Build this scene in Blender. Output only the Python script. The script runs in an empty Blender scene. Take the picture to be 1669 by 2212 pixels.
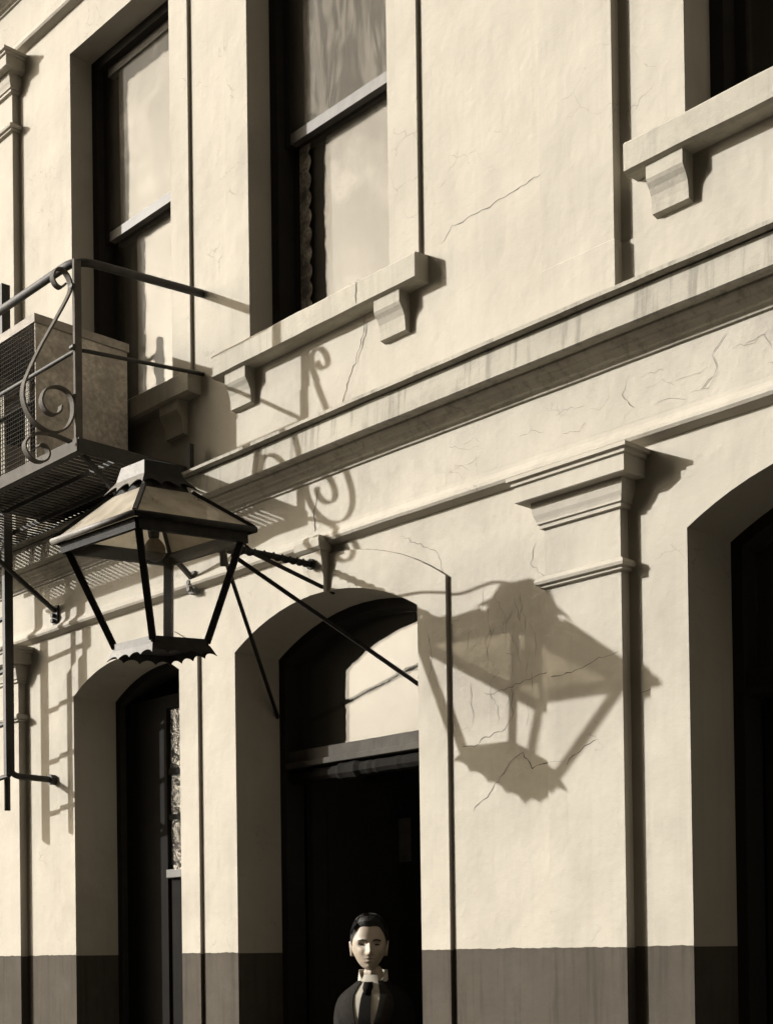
import bpy, bmesh, math, random
from mathutils import Vector, Matrix, noise as mnoise
random.seed(7)
sc = bpy.context.scene
col = sc.collection
PI = math.pi

# ------------------------------------------------------------------ camera
# view camera held level: wall seen at 43.6 degrees, lens shifted upwards
YAW, ROLL, PITCH = 0.760218, 0.0134417, 0.0140914
fw = Vector((-math.cos(YAW)*math.cos(PITCH), math.sin(YAW)*math.cos(PITCH), math.sin(PITCH)))
rt = Vector((math.sin(YAW), math.cos(YAW), 0))
up = rt.cross(fw)
r2 = rt*math.cos(ROLL) - up*math.sin(ROLL)
u2 = up*math.cos(ROLL) + rt*math.sin(ROLL)
cd = bpy.data.cameras.new('camera')
cam = bpy.data.objects.new('camera', cd)
col.objects.link(cam)
M = Matrix((r2, u2, -fw)).transposed().to_4x4()
M.translation = (0, -4.1, 1.62)
cam.matrix_world = M
cd.sensor_fit = 'HORIZONTAL'; cd.sensor_width = 36
cd.lens = 36*3090.3/1669
cd.shift_y = 909.3/1669
cd.clip_start = 0.05; cd.clip_end = 500
sc.camera = cam

# ------------------------------------------------------------------ sky and sun (sepia print: the sky is toned)
SUN = Vector((1.22, 1.0, -0.585)).normalized()
w = bpy.data.worlds.new('World'); sc.world = w; w.use_nodes = True
nt = w.node_tree
sky = nt.nodes.new('ShaderNodeTexSky'); sky.sky_type = 'NISHITA'; sky.sun_disc = False; sky.dust_density = 6.0
sky.sun_elevation = math.asin(-SUN.z); sky.sun_rotation = math.atan2(-SUN.x, -SUN.y) % (2*PI)
bw = nt.nodes.new('ShaderNodeRGBToBW')
mx = nt.nodes.new('ShaderNodeMix'); mx.data_type = 'RGBA'; mx.blend_type = 'MULTIPLY'; mx.inputs[0].default_value = 1
mx.inputs[7].default_value = (1.0, 0.87, 0.68, 1)
bg = nt.nodes['Background']; bg.inputs[1].default_value = 0.15
nt.links.new(sky.outputs[0], bw.inputs[0]); nt.links.new(bw.outputs[0], mx.inputs[6]); nt.links.new(mx.outputs[2], bg.inputs[0])
sl = bpy.data.lights.new('sun', 'SUN'); sl.energy = 3.8; sl.angle = math.radians(0.55); sl.color = (1, 0.992, 0.975)
so = bpy.data.objects.new('sun', sl); col.objects.link(so)
so.rotation_euler = SUN.to_track_quat('-Z', 'Y').to_euler(); so.location = (-12, -12, 9)
sc.view_settings.view_transform = 'Standard'; sc.view_settings.look = 'None'
sc.view_settings.exposure = 1.08; sc.view_settings.gamma = 1
sc.render.resolution_x = 772; sc.render.resolution_y = 1024

# ------------------------------------------------------------------ materials
def mat(name, c, rough=0.85, var=0.10, vscale=6, bump=0.15, bscale=60, spec=0.3, metal=0.0, streak=0.0,
        crack_or_line=0.0, und=0.0, dirt=None, dirt_amt=0.0, dirt_scale=1.2):
    m = bpy.data.materials.new(name); m.use_nodes = True
    t = m.node_tree; N = t.nodes; L = t.links
    b = N['Principled BSDF']; b.inputs['Roughness'].default_value = rough
    b.inputs['Specular IOR Level'].default_value = spec; b.inputs['Metallic'].default_value = metal
    geo = N.new('ShaderNodeNewGeometry')
    def noise(scale, detail=6, vec=None, r=0.6):
        n = N.new('ShaderNodeTexNoise'); n.inputs['Scale'].default_value = scale
        n.inputs['Detail'].default_value = detail; n.inputs['Roughness'].default_value = r
        L.new(vec if vec else geo.outputs['Position'], n.inputs['Vector']); return n
    def math_(op, a, bb=None, clamp=False):
        n = N.new('ShaderNodeMath'); n.operation = op; n.use_clamp = clamp
        for i, v in enumerate((a, bb)):
            if v is None: continue
            if isinstance(v, (int, float)): n.inputs[i].default_value = v
            else: L.new(v, n.inputs[i])
        return n.outputs[0]
    def ramp(v, a, bb):
        n = N.new('ShaderNodeMapRange'); n.inputs[1].default_value = a; n.inputs[2].default_value = bb
        n.interpolation_type = 'SMOOTHSTEP'; L.new(v, n.inputs[0]); return n.outputs[0]
    def mixc(f, a, bb):
        n = N.new('ShaderNodeMix'); n.data_type = 'RGBA'
        if isinstance(f, (int, float)): n.inputs[0].default_value = f
        else: L.new(f, n.inputs[0])
        for i, v in ((6, a), (7, bb)):
            if isinstance(v, tuple): n.inputs[i].default_value = (*v[:3], 1)
            else: L.new(v, n.inputs[i])
        return n.outputs[2]
    lo = tuple(x*(1-var) for x in c); hi = tuple(min(1, x*(1+var*0.6)) for x in c)
    n1 = noise(vscale)
    cc = mixc(ramp(n1.outputs[0], 0.3, 0.7), lo, hi)
    n2 = noise(vscale*0.16, 4)
    cc = mixc(math_('MULTIPLY', ramp(n2.outputs[0], 0.42, 0.66), min(1, var*3)), cc, tuple(x*(1-var*1.4) for x in c))
    h = noise(bscale, 8, r=0.65).outputs[0]
    if streak:
        mp = N.new('ShaderNodeMapping'); mp.inputs['Scale'].default_value = (14, 14, 0.9)
        L.new(geo.outputs['Position'], mp.inputs[0])
        n3 = noise(2.2, 6, mp.outputs[0])
        cc = mixc(math_('MULTIPLY', ramp(n3.outputs[0], 0.48, 0.72), streak), cc, tuple(x*0.45 for x in c))
    if dirt:
        n4 = noise(dirt_scale, 8, r=0.7)
        cc = mixc(math_('MULTIPLY', ramp(n4.outputs[0], 0.5, 0.68), dirt_amt), cc, dirt)
    if crack_or_line:
        wn = noise(5, 5)
        add = N.new('ShaderNodeMix'); add.data_type = 'VECTOR'; add.inputs[0].default_value = 0.13
        L.new(geo.outputs['Position'], add.inputs[4]); L.new(wn.outputs['Color'], add.inputs[5])
        vo = N.new('ShaderNodeTexVoronoi'); vo.feature = 'DISTANCE_TO_EDGE'; vo.inputs['Scale'].default_value = 7.5
        L.new(add.outputs[1], vo.inputs['Vector'])
        msk = ramp(noise(1.6, 3).outputs[0], 0.52, 0.62)
        thr = noise(9, 3).outputs[0]
        width = math_('MULTIPLY', ramp(thr, 0.42, 0.7), 0.016)
        line = math_('LESS_THAN', vo.outputs[0], width)
        f = math_('MULTIPLY', math_('MULTIPLY', line, msk), crack_or_line)
        cc = mixc(f, cc, tuple(x*0.30 for x in c))
        h = math_('SUBTRACT', h, math_('MULTIPLY', f, 0.5))
    L.new(cc, b.inputs['Base Color'])
    if bump:
        bp = N.new('ShaderNodeBump'); bp.inputs['Strength'].default_value = bump; bp.inputs['Distance'].default_value = 0.006
        L.new(h, bp.inputs['Height'])
        if und:            # trowel unevenness
            b2 = N.new('ShaderNodeBump'); b2.inputs['Strength'].default_value = und; b2.inputs['Distance'].default_value = 0.02
            L.new(noise(4.5, 3, r=0.5).outputs[0], b2.inputs['Height']); L.new(b2.outputs[0], bp.inputs['Normal'])
        L.new(bp.outputs[0], b.inputs['Normal'])
    return m

CREAM = (0.345, 0.318, 0.268)
def tone(v): return (v, v*0.90, v*0.765)
MW = mat('plaster', CREAM, 0.92, 0.07, 2.2, 0.30, 38, 0.15, crack_or_line=0.30, streak=0.08, und=0.5, dirt=tone(0.20), dirt_amt=0.34, dirt_scale=0.9)
MF = mat('frieze_plaster', CREAM, 0.92, 0.08, 3, 0.35, 45, 0.15, crack_or_line=0.45, streak=0.08, und=0.5, dirt=tone(0.18), dirt_amt=0.35, dirt_scale=2)
MC = mat('cornice_plaster', (0.305, 0.283, 0.236), 0.92, 0.14, 4, 0.5, 40, 0.15, streak=0.65, dirt=tone(0.12), dirt_amt=0.5, dirt_scale=3)
MS = mat('sill_plaster', (0.325, 0.302, 0.252), 0.9, 0.10, 5, 0.4, 45, 0.15, streak=0.25, dirt=tone(0.15), dirt_amt=0.35, dirt_scale=3)
MD = mat('dado_paint', (0.066, 0.057, 0.046), 0.95, 0.12, 5, 0.25, 40, 0.08, streak=0.45, dirt=tone(0.075), dirt_amt=0.55, dirt_scale=4)
MFR = mat('frame_paint', tone(0.022), 0.8, 0.15, 8, 0.1, 50, 0.12)
MBK = mat('black_paint', tone(0.009), 0.85, 0.2, 8, 0.1, 50, 0.06)
MSH = mat('sash_paint', tone(0.10), 0.6, 0.2, 10, 0.15, 60, 0.3, streak=0.3)
MTR = mat('transom_paint', tone(0.055), 0.8, 0.2, 10, 0.15, 60, 0.12, streak=0.3)
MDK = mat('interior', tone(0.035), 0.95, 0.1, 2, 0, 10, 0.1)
MBL = mat('blind_cloth', (0.07, 0.064, 0.053), 0.95, 0.08, 3, 0.15, 30, 0.1, streak=0.22, dirt=tone(0.28), dirt_amt=0.35, dirt_scale=2.5)
MLN = mat('lunette_paint', (0.38, 0.348, 0.287), 0.8, 0.14, 4, 0.25, 40, 0.2, crack_or_line=0.7, streak=0.15, dirt=tone(0.27), dirt_amt=0.4, dirt_scale=2.5)
MCU = mat('curtain', tone(0.28), 0.95, 0.25, 9, 0.1, 60, 0.1, streak=0.5)
MLC = mat('lace', tone(0.30), 0.95, 0.5, 70, 0.2, 90, 0.1)
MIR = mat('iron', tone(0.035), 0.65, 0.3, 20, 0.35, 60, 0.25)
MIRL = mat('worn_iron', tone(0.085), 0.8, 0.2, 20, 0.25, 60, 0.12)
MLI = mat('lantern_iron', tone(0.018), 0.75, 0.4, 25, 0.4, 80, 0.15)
MLP = mat('lantern_iron_sunlit', tone(0.12), 0.6, 0.3, 30, 0.3, 70, 0.35)  # lighter copy of the lantern iron, sunlight on the street face put into colour
MZN = mat('galvanised', tone(0.50), 0.8, 0.28, 38, 0.1, 60, 0.15, metal=0.0, dirt=tone(0.22), dirt_amt=0.6, dirt_scale=22)
MWI = mat('wire', tone(0.035), 0.9, 0.2, 30, 0, 60, 0.05)
MCR = mat('crack_and_shade_dark', tone(0.14), 1, 0.4, 20, 0, 60, 0.0)
MPV = mat('pavement', tone(0.08), 0.9, 0.15, 3, 0.3, 40, 0.2)
MRD = mat('road', tone(0.05), 0.9, 0.2, 4, 0.4, 50, 0.2)
MSKIN = mat('skin', (0.27, 0.222, 0.17), 0.55, 0.05, 20, 0.05, 200, 0.35)
MHAIR = mat('hair', tone(0.010), 0.55, 0.3, 120, 0.6, 260, 0.2)
MSUIT = mat('suit_wool', tone(0.011), 0.95, 0.25, 60, 0.3, 300, 0.1)
MLAP = mat('lapel_wool_lit', tone(0.020), 0.95, 0.25, 60, 0.3, 300, 0.1)  # lighter than the suit: light falling on the lapels put into the colour
MSHI = mat('shirt', (0.36, 0.335, 0.285), 0.9, 0.04, 30, 0.1, 100, 0.15)
MTIE = mat('tie_silk', tone(0.006), 0.85, 0.3, 60, 0.1, 200, 0.08)

def mottled(name, a, b, scale, lo, hi):
    m = bpy.data.materials.new(name); m.use_nodes = True; t = m.node_tree; N = t.nodes; L = t.links
    g = N.new('ShaderNodeNewGeometry'); mp = N.new('ShaderNodeMapping'); mp.inputs['Scale'].default_value = (1.6, 1, 0.55)
    n = N.new('ShaderNodeTexNoise'); n.inputs['Scale'].default_value = scale; n.inputs['Detail'].default_value = 8
    n.inputs['Distortion'].default_value = 1.5
    r = N.new('ShaderNodeMapRange'); r.inputs[1].default_value = lo; r.inputs[2].default_value = hi
    c = N.new('ShaderNodeMix'); c.data_type = 'RGBA'; c.inputs[6].default_value = (*a, 1); c.inputs[7].default_value = (*b, 1)
    L.new(g.outputs['Position'], mp.inputs[0]); L.new(mp.outputs[0], n.inputs['Vector']); L.new(n.outputs[0], r.inputs[0])
    L.new(r.outputs[0], c.inputs[0]); L.new(c.outputs[2], N['Principled BSDF'].inputs['Base Color'])
    N['Principled BSDF'].inputs['Roughness'].default_value = 0.9; N['Principled BSDF'].inputs['Specular IOR Level'].default_value = 0.05
    return m
MMOT = mottled('whitewashed_glass', tone(0.02), tone(0.40), 13, 0.47, 0.56)
MREF = mottled('rooftop_reflection', tone(0.05), tone(0.13), 5, 0.44, 0.56)  # mottled tone painted in for rooftops reflected in the upper middle pane

def glass(name, dust, trans=0.0, dustc=(0.6, 0.54, 0.44), gloss=0.06, tint=(1, 1, 1), wave=0.0, wscale=4.0):
    m = bpy.data.materials.new(name); m.use_nodes = True; t = m.node_tree; N = t.nodes; L = t.links
    N.remove(N['Principled BSDF'])
    tr = N.new('ShaderNodeBsdfTransparent'); tr.inputs[0].default_value = (*tint, 1)
    gl = N.new('ShaderNodeBsdfGlossy'); gl.inputs['Roughness'].default_value = 0.0
    if wave:           # drawn glass is never flat
        gp = N.new('ShaderNodeNewGeometry'); wn = N.new('ShaderNodeTexNoise'); wn.inputs['Scale'].default_value = wscale; wn.inputs['Detail'].default_value = 3
        wb = N.new('ShaderNodeBump'); wb.inputs['Strength'].default_value = 1.0; wb.inputs['Distance'].default_value = wave
        L.new(gp.outputs['Position'], wn.inputs['Vector']); L.new(wn.outputs[0], wb.inputs['Height']); L.new(wb.outputs[0], gl.inputs['Normal'])
    df = N.new('ShaderNodeBsdfDiffuse'); df.inputs[0].default_value = (*dustc, 1)
    tl = N.new('ShaderNodeBsdfTranslucent'); tl.inputs[0].default_value = (*dustc, 1)
    m0 = N.new('ShaderNodeMixShader'); m0.inputs[0].default_value = trans
    L.new(df.outputs[0], m0.inputs[1]); L.new(tl.outputs[0], m0.inputs[2])
    g = N.new('ShaderNodeNewGeometry'); n = N.new('ShaderNodeTexNoise'); n.inputs['Scale'].default_value = 9; n.inputs['Detail'].default_value = 6
    L.new(g.outputs['Position'], n.inputs['Vector'])
    r = N.new('ShaderNodeMapRange'); r.inputs[1].default_value = 0.3; r.inputs[2].default_value = 0.75
    r.inputs[3].default_value = dust*0.6; r.inputs[4].default_value = min(1, dust*1.4)
    L.new(n.outputs[0], r.inputs[0])
    m1 = N.new('ShaderNodeMixShader'); L.new(r.outputs[0], m1.inputs[0]); L.new(tr.outputs[0], m1.inputs[1]); L.new(m0.outputs[0], m1.inputs[2])
    m2 = N.new('ShaderNodeMixShader'); fr = N.new('ShaderNodeLayerWeight'); fr.inputs[0].default_value = 0.5
    pw = N.new('ShaderNodeMath'); pw.operation = 'POWER'; pw.inputs[1].default_value = 4.0
    mm = N.new('ShaderNodeMath'); mm.operation = 'MULTIPLY_ADD'; mm.inputs[1].default_value = gloss*8; mm.inputs[2].default_value = gloss*0.5; mm.use_clamp = True
    L.new(fr.outputs['Facing'], pw.inputs[0]); L.new(pw.outputs[0], mm.inputs[0]); L.new(mm.outputs[0], m2.inputs[0])
    L.new(m1.outputs[0], m2.inputs[1]); L.new(gl.outputs[0], m2.inputs[2])
    L.new(m2.outputs[0], N['Material Output'].inputs[0])
    return m
GWIN = glass('window_glass', 0.03, gloss=0.026, wave=0.0035, wscale=3)
GUP = glass('dusty_window_glass', 0.10, gloss=0.0035, dustc=(0.22, 0.20, 0.165), wave=0.02, wscale=4)
GDO = glass('rippled_glass', 0.02, gloss=0.14, wave=0.035, wscale=22)
GLUN = glass('lunette_glass', 0.04, 0.1, (0.42, 0.385, 0.318), gloss=0.050, wave=0.0012, wscale=5)
GLAN = glass('lantern_glass', 0.022, 0.3, (0.3, 0.27, 0.22), gloss=0.0015)
GROOF = glass('lantern_roof_glass', 0.50, 0.20, (0.58, 0.53, 0.445), gloss=0.03, tint=(0.8, 0.76, 0.68))
GBUL = glass('bulb_glass', 0.45, 0.5, (0.08, 0.07, 0.055), gloss=0.01, tint=(0.45, 0.40, 0.33))

# ------------------------------------------------------------------ mesh helpers
ORG = {}
class MB:
    def __init__(s): s.v = []; s.f = []
    def add(s, vs, fs):
        o = len(s.v); s.v += [tuple(p) for p in vs]; s.f += [tuple(i+o for i in f) for f in fs]; return s
    def quad(s, a, b, c, d): return s.add([a, b, c, d], [(0, 1, 2, 3)])
    def box(s, x0, x1, y0, y1, z0, z1):
        vs = [(x, y, z) for x in (x0, x1) for y in (y0, y1) for z in (z0, z1)]
        return s.add(vs, [(0, 1, 3, 2), (4, 6, 7, 5), (0, 4, 5, 1), (2, 3, 7, 6), (0, 2, 6, 4), (1, 5, 7, 3)])
    def loft(s, rings, closed=True, caps=True):
        n = len(rings[0]); o = []
        for r in rings: o += list(r)
        fs = []
        for i in range(len(rings)-1):
            for j in range(n if closed else n-1):
                k = (j+1) % n
                fs.append((i*n+j, i*n+k, (i+1)*n+k, (i+1)*n+j))
        if caps: fs += [tuple(range(n-1, -1, -1)), tuple((len(rings)-1)*n+j for j in range(n))]
        return s.add(o, fs)
    def tube(s, pts, r, n=8, ry=None, upv=None):
        pts = [Vector(p) for p in pts]; rings = []; u = None
        for i, p in enumerate(pts):
            d = (pts[min(i+1, len(pts)-1)] - pts[max(i-1, 0)]).normalized()
            if u is None:
                a = Vector(upv) if upv else (Vector((0, 0, 1)) if abs(d.z) < 0.9 else Vector((1, 0, 0)))
                u = (a - d*a.dot(d)).normalized()
            else: u = (u - d*u.dot(d)).normalized()
            v = d.cross(u); rr = r[i] if isinstance(r, (list, tuple)) else r; rv = ry if ry else rr
            rings.append([p + u*rr*math.cos(2*PI*k/n) + v*rv*math.sin(2*PI*k/n) for k in range(n)])
        return s.loft(rings)
    def bar(s, a, b, wx, wy, upv=(0, 0, 1)):
        a = Vector(a); b = Vector(b); d = (b-a).normalized(); u = Vector(upv)
        u = (u - d*u.dot(d)); u = u.normalized() if u.length > 1e-4 else Vector((1, 0, 0)); v = d.cross(u)
        r = lambda p: [p+u*wx/2+v*wy/2, p-u*wx/2+v*wy/2, p-u*wx/2-v*wy/2, p+u*wx/2-v*wy/2]
        return s.loft([r(a), r(b)])
    def prof(s, pr, x0, x1, n=1):          # profile [(y,z)] drawn along x
        n = max(n, int((x1-x0)/0.07)); rg = []
        for i in range(n+1):
            x = x0+(x1-x0)*i/n
            dy = 0.0022*mnoise.noise((x*1.3, pr[0][1], 1.7))+0.0012*mnoise.noise((x*7, pr[0][1], 4.1)); dz = 0.0030*mnoise.noise((x*0.9, pr[-1][1], 9.2))+0.0012*mnoise.noise((x*6, pr[-1][1], 2.2))
            rg.append([(x, y+dy, z+dz) for y, z in pr])
        return s.loft(rg, closed=False, caps=False)
    def build(s, name, m, parent=None, smooth=False, bev=0.0, kind=None, xf=None):
        o = ORG.get(parent.name, Vector((0, 0, 0))) if parent else Vector((0, 0, 0))
        me = bpy.data.meshes.new(name)
        if xf is not None: vs = [tuple(xf @ Vector(p)) for p in s.v]
        else: vs = [(p[0]-o.x, p[1]-o.y, p[2]-o.z) for p in s.v]
        me.from_pydata(vs, [], s.f); me.update()
        b = bmesh.new(); b.from_mesh(me); bmesh.ops.recalc_face_normals(b, faces=b.faces); b.to_mesh(me); b.free()
        if smooth:
            for p in me.polygons: p.use_smooth = True
        me.materials.append(m)
        ob = bpy.data.objects.new(name, me); col.objects.link(ob)
        if parent: ob.parent = parent; ORG[ob.name] = o
        if bev:
            bm_ = ob.modifiers.new('bevel', 'BEVEL'); bm_.width = bev; bm_.segments = 2; bm_.limit_method = 'ANGLE'
        if kind: ob['kind'] = kind
        return ob
def thing(name, loc, label, cat, group=None):
    o = bpy.data.objects.new(name, None); col.objects.link(o); o.location = loc; o.empty_display_size = 0.1
    o['label'] = label; o['category'] = cat
    if group: o['group'] = group
    ORG[o.name] = Vector(loc); return o
def spline(pts, n=8):
    P = [Vector(p) for p in pts]; P = [P[0]*2-P[1]] + P + [P[-1]*2-P[-2]]; out = []
    for i in range(1, len(P)-2):
        for k in range(n):
            t = k/n; a, b, c, d = P[i-1:i+3]
            out.append(0.5*((2*b) + (c-a)*t + (2*a-5*b+4*c-d)*t*t + (3*b-a-3*c+d)*t**3))
    out.append(P[-2]); return out

# ------------------------------------------------------------------ ground
MB().quad((-60, -60, -0.14), (60, -60, -0.14), (60, 30, -0.14), (-60, 30, -0.14)).build('ground', MRD, kind='structure')
MB().quad((-60, -10, -0.136), (60, -10, -0.136), (60, -2.2, -0.136), (-60, -2.2, -0.136)).build('road', MRD, kind='structure')
pv = MB().box(-60, 60, -2.0, 0.3, -0.3, 0.0).build('pavement', MPV, kind='structure')
MB().box(-60, 60, -2.2, -2.004, -0.3, -0.005).build('kerb', MPV, kind='structure', bev=0.01)

# ------------------------------------------------------------------ unseen house behind the camera, added to block sky light from the reveals
MOP = mat('sky_blocker_stucco', tone(0.12), 0.9, 0.15, 2, 0.2, 30, 0.2, streak=0.3)
OB = thing('sky_blocker_house', (8, -10, 0), 'tall shaded grey stucco house across the street, behind the camera, unseen, added to block sky light', 'building')
MB().box(-11.5, 30, -19, -9.5, -0.2, 14.5).build('wall', MOP, OB)
MB().box(-11.7, 30.2, -19.2, -9.2, 14.5, 14.9).build('cornice', MOP, OB)
MB().box(-11.6, 30.1, -9.498, -9.38, 4.0, 4.3).build('string_course', MOP, OB)
for r_, z_ in enumerate((0.9, 5.2, 9.6)):
    for k_ in range(13):
        x_ = -9.6+3.1*k_
        wf = MB().box(x_-0.6, x_+0.6, -9.498, -9.44, z_, z_+2.5).build('window', MFR, OB)
        MB().box(x_-0.5, x_+0.5, -9.438, -9.43, z_+0.1, z_+2.4).build('pane', MFR, wf)
        MB().box(x_-0.75, x_+0.75, -9.498, -9.32, z_-0.13, z_-0.002).build('sill', MOP, wf)

# ------------------------------------------------------------------ the building
B = thing('plastered_building', (-4.7, 0, 0), 'cream plastered two-storey building with arched doorways, pilasters and tall sash windows', 'building')
X0, X1 = -12.0, 1.0
DADO, ST, TOP = 1.627, 3.86, 7.9
DZ = 3.36
class Op:
    def __init__(s, xl, xr, spring, rise, sill, dep, bw):
        s.xl, s.xr, s.sp, s.rise, s.sill, s.dep, s.bw = xl, xr, spring, rise, sill, dep, bw
        s.xc = (xl+xr)/2; s.h = (xr-xl)/2
        if rise: s.R = (s.h**2+rise**2)/(2*rise); s.cz = spring+rise-s.R
    def top(s, x):
        return s.cz+math.sqrt(max(0, s.R**2-(x-s.xc)**2)) if s.rise else s.sp
    def arc(s, off=0, n=20):
        if not s.rise: return [(s.xl-off, s.sp+off), (s.xr+off, s.sp+off)]
        h = s.h+off; R = s.R+off
        return [(s.xc-h*math.cos(PI*k/n), s.cz+math.sqrt(R**2-(h*math.cos(PI*k/n))**2)) for k in range(n+1)]
doors = [Op(-9.2, -8.0, 3.03, 0.16, 0, 0.25, 0.16), Op(-6.715, -5.742, 3.02, 0.14, 0, 0.25, 0.15), Op(-5.298, -4.09, 3.03, 0.165, 0, 0.25, 0.16),
         Op(-2.79, -1.58, 3.05, 0.165, 0, 0.25, 0.16), Op(-1.1, -0.1, 3.02, 0.14, 0, 0.25, 0.15)]
SZ = 4.33
wins = [Op(-9.1, -8.17, 6.50, 0, SZ, 0.12, 0.165), Op(-6.685, -5.768, 6.50, 0, SZ, 0.12, 0.15), Op(-5.155, -4.225, 6.50, 0, SZ, 0.12, 0.172),
        Op(-2.77, -1.84, 6.50, 0, SZ, 0.14, 0.165), Op(-1.1, -0.17, 6.50, 0, SZ, 0.12, 0.165)]
def wall(mb, z0, z1, ops, y=0.0):
    x = X0
    for o in ops:
        mb.quad((x, y, z0), (o.xl, y, z0), (o.xl, y, z1), (x, y, z1)); x = o.xr
        if o.sill > z0: mb.quad((o.xl, y, z0), (o.xr, y, z0), (o.xr, y, o.sill), (o.xl, y, o.sill))
        if o.sp < z1:
            a = o.arc()
            for p, q in zip(a, a[1:]): mb.quad((p[0], y, p[1]), (q[0], y, q[1]), (q[0], y, z1), (p[0], y, z1))
    mb.quad((x, y, z0), (X1, y, z0), (X1, y, z1), (x, y, z1))
    return mb
wall(MB(), DADO, ST, doors).build('wall', MW, B)
wall(MB(), ST, TOP, wins).build('wall', MW, B)
wall(MB(), -0.2, DADO, doors).build('dado', MD, B)
# body of the house behind the front
sh = MB()
sh.quad((X0, 0, -0.2), (X0, 6, -0.2), (X0, 6, TOP), (X0, 0, TOP)); sh.quad((X1, 0, -0.2), (X1, 6, -0.2), (X1, 6, TOP), (X1, 0, TOP))
sh.quad((X0, 6, -0.2), (X1, 6, -0.2), (X1, 6, TOP), (X0, 6, TOP))
sh.build('side_wall', MW, B)
MB().box(X0-0.2, X1+0.2, -0.3, 6.2, TOP, TOP+0.15).build('roof', MC, B)
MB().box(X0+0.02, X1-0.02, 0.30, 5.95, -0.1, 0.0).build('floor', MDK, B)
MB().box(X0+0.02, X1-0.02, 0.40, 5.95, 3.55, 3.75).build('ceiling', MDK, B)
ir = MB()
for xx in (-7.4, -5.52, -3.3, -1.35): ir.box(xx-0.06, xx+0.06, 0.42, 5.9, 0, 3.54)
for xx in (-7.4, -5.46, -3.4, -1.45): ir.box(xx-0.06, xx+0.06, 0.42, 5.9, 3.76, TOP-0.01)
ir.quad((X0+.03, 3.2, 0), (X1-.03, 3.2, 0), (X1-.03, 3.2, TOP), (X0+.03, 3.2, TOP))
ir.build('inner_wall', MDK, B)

# raised surrounds and reveals, one per opening
BP = -0.015
def surround(o, name, m, md):
    def ring(za, zb, mt):
        for s, xe in ((-1, o.xl), (1, o.xr)):
            mb = MB(); xo = xe+s*o.bw
            mb.quad((xe, BP, za), (xo, BP, za), (xo, BP, zb), (xe, BP, zb)); mb.quad((xo, BP, za), (xo, 0.002, za), (xo, 0.002, zb), (xo, BP, zb))
            mb.build(name, mt, B)
            MB().quad((xe, BP, za), (xe, o.dep, za), (xe, o.dep, zb), (xe, BP, zb)).build('reveal', mt, B)
    if o.sill < DADO: ring(0.0, DADO, md)
    a = o.arc(); b = o.arc(o.bw)
    ring(max(o.sill, DADO), o.sp, m)
    mb = MB()
    for i in range(len(a)-1):
        p, q, r, t = a[i], a[i+1], b[i+1], b[i]
        mb.quad((p[0], BP, p[1]), (q[0], BP, q[1]), (r[0], BP, r[1]), (t[0], BP, t[1]))
        mb.quad((t[0], BP, t[1]), (r[0], BP, r[1]), (r[0], 0.002, r[1]), (t[0], 0.002, t[1]))
    for s, xe, k in ((-1, o.xl, 0), (1, o.xr, -1)):
        e = b[k]; f = a[k]
        if e[1] > o.sp+1e-4:
            mb.add([(xe, BP, o.sp), (e[0], BP, o.sp), (e[0], BP, e[1])], [(0, 1, 2)])
            mb.quad((e[0], BP, o.sp), (e[0], 0.002, o.sp), (e[0], 0.002, e[1]), (e[0], BP, e[1]))
    mb.build(name, m, B)
    mb = MB()
    for p, q in zip(a, a[1:]): mb.quad((p[0], BP, p[1]), (q[0], BP, q[1]), (q[0], o.dep, q[1]), (p[0], o.dep, p[1]))
    mb.build('arch_soffit' if o.rise else 'lintel', m, B)
for o in doors: surround(o, 'door_surround', MW, MD)
for o in wins: surround(o, 'window_surround', MW, MW)

# plinth course above the cornice
pc = MB(); pc.prof([(0.0, 4.1222), (-0.005, 4.122), (-0.005, 3.9)], X0, X1); pc.build('plinth_course', MW, B)

# string cornice, frieze and architrave
def entab(dz, nm):
    MB().prof([(0, 3.935), (-0.05, 3.915), (-0.140, 3.893), (-0.164, 3.892), (-0.172, 3.888), (-0.172, 3.874), (-0.146, 3.868)], X0, X1).build('cornice_fillet', MC, B).location.z += dz
    MB().prof([(-0.138, 3.868), (-0.140, 3.84), (-0.146, 3.757), (-0.138, 3.752)], X0, X1).build('cornice_fascia', MC, B).location.z += dz
    MB().prof([(-0.138, 3.752), (-0.100, 3.752), (-0.098, 3.744), (-0.090, 3.736), (-0.072, 3.729), (-0.068, 3.722), (-0.054, 3.716), (-0.045, 3.706), (-0.043, 3.698), (-0.030, 3.692), (-0.028, 3.684), (-0.018, 3.681)], X0, X1).build('cornice_soffit', MC, B).location.z += dz
    MB().prof([(-0.018, 3.685), (-0.018, 3.47)], X0, X1).build('frieze', MF, B).location.z += dz
    MB().prof([(-0.018, 3.47), (-0.020, 3.452), (-0.026, 3.440), (-0.036, 3.430), (-0.045, 3.421), (-0.047, 3.408), (-0.040, 3.398), (-0.012, 3.386), (0.0, 3.384)], X0, X1).build('architrave_moulding', MF, B).location.z += dz
entab(0, ''); entab(DZ, '')

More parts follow.
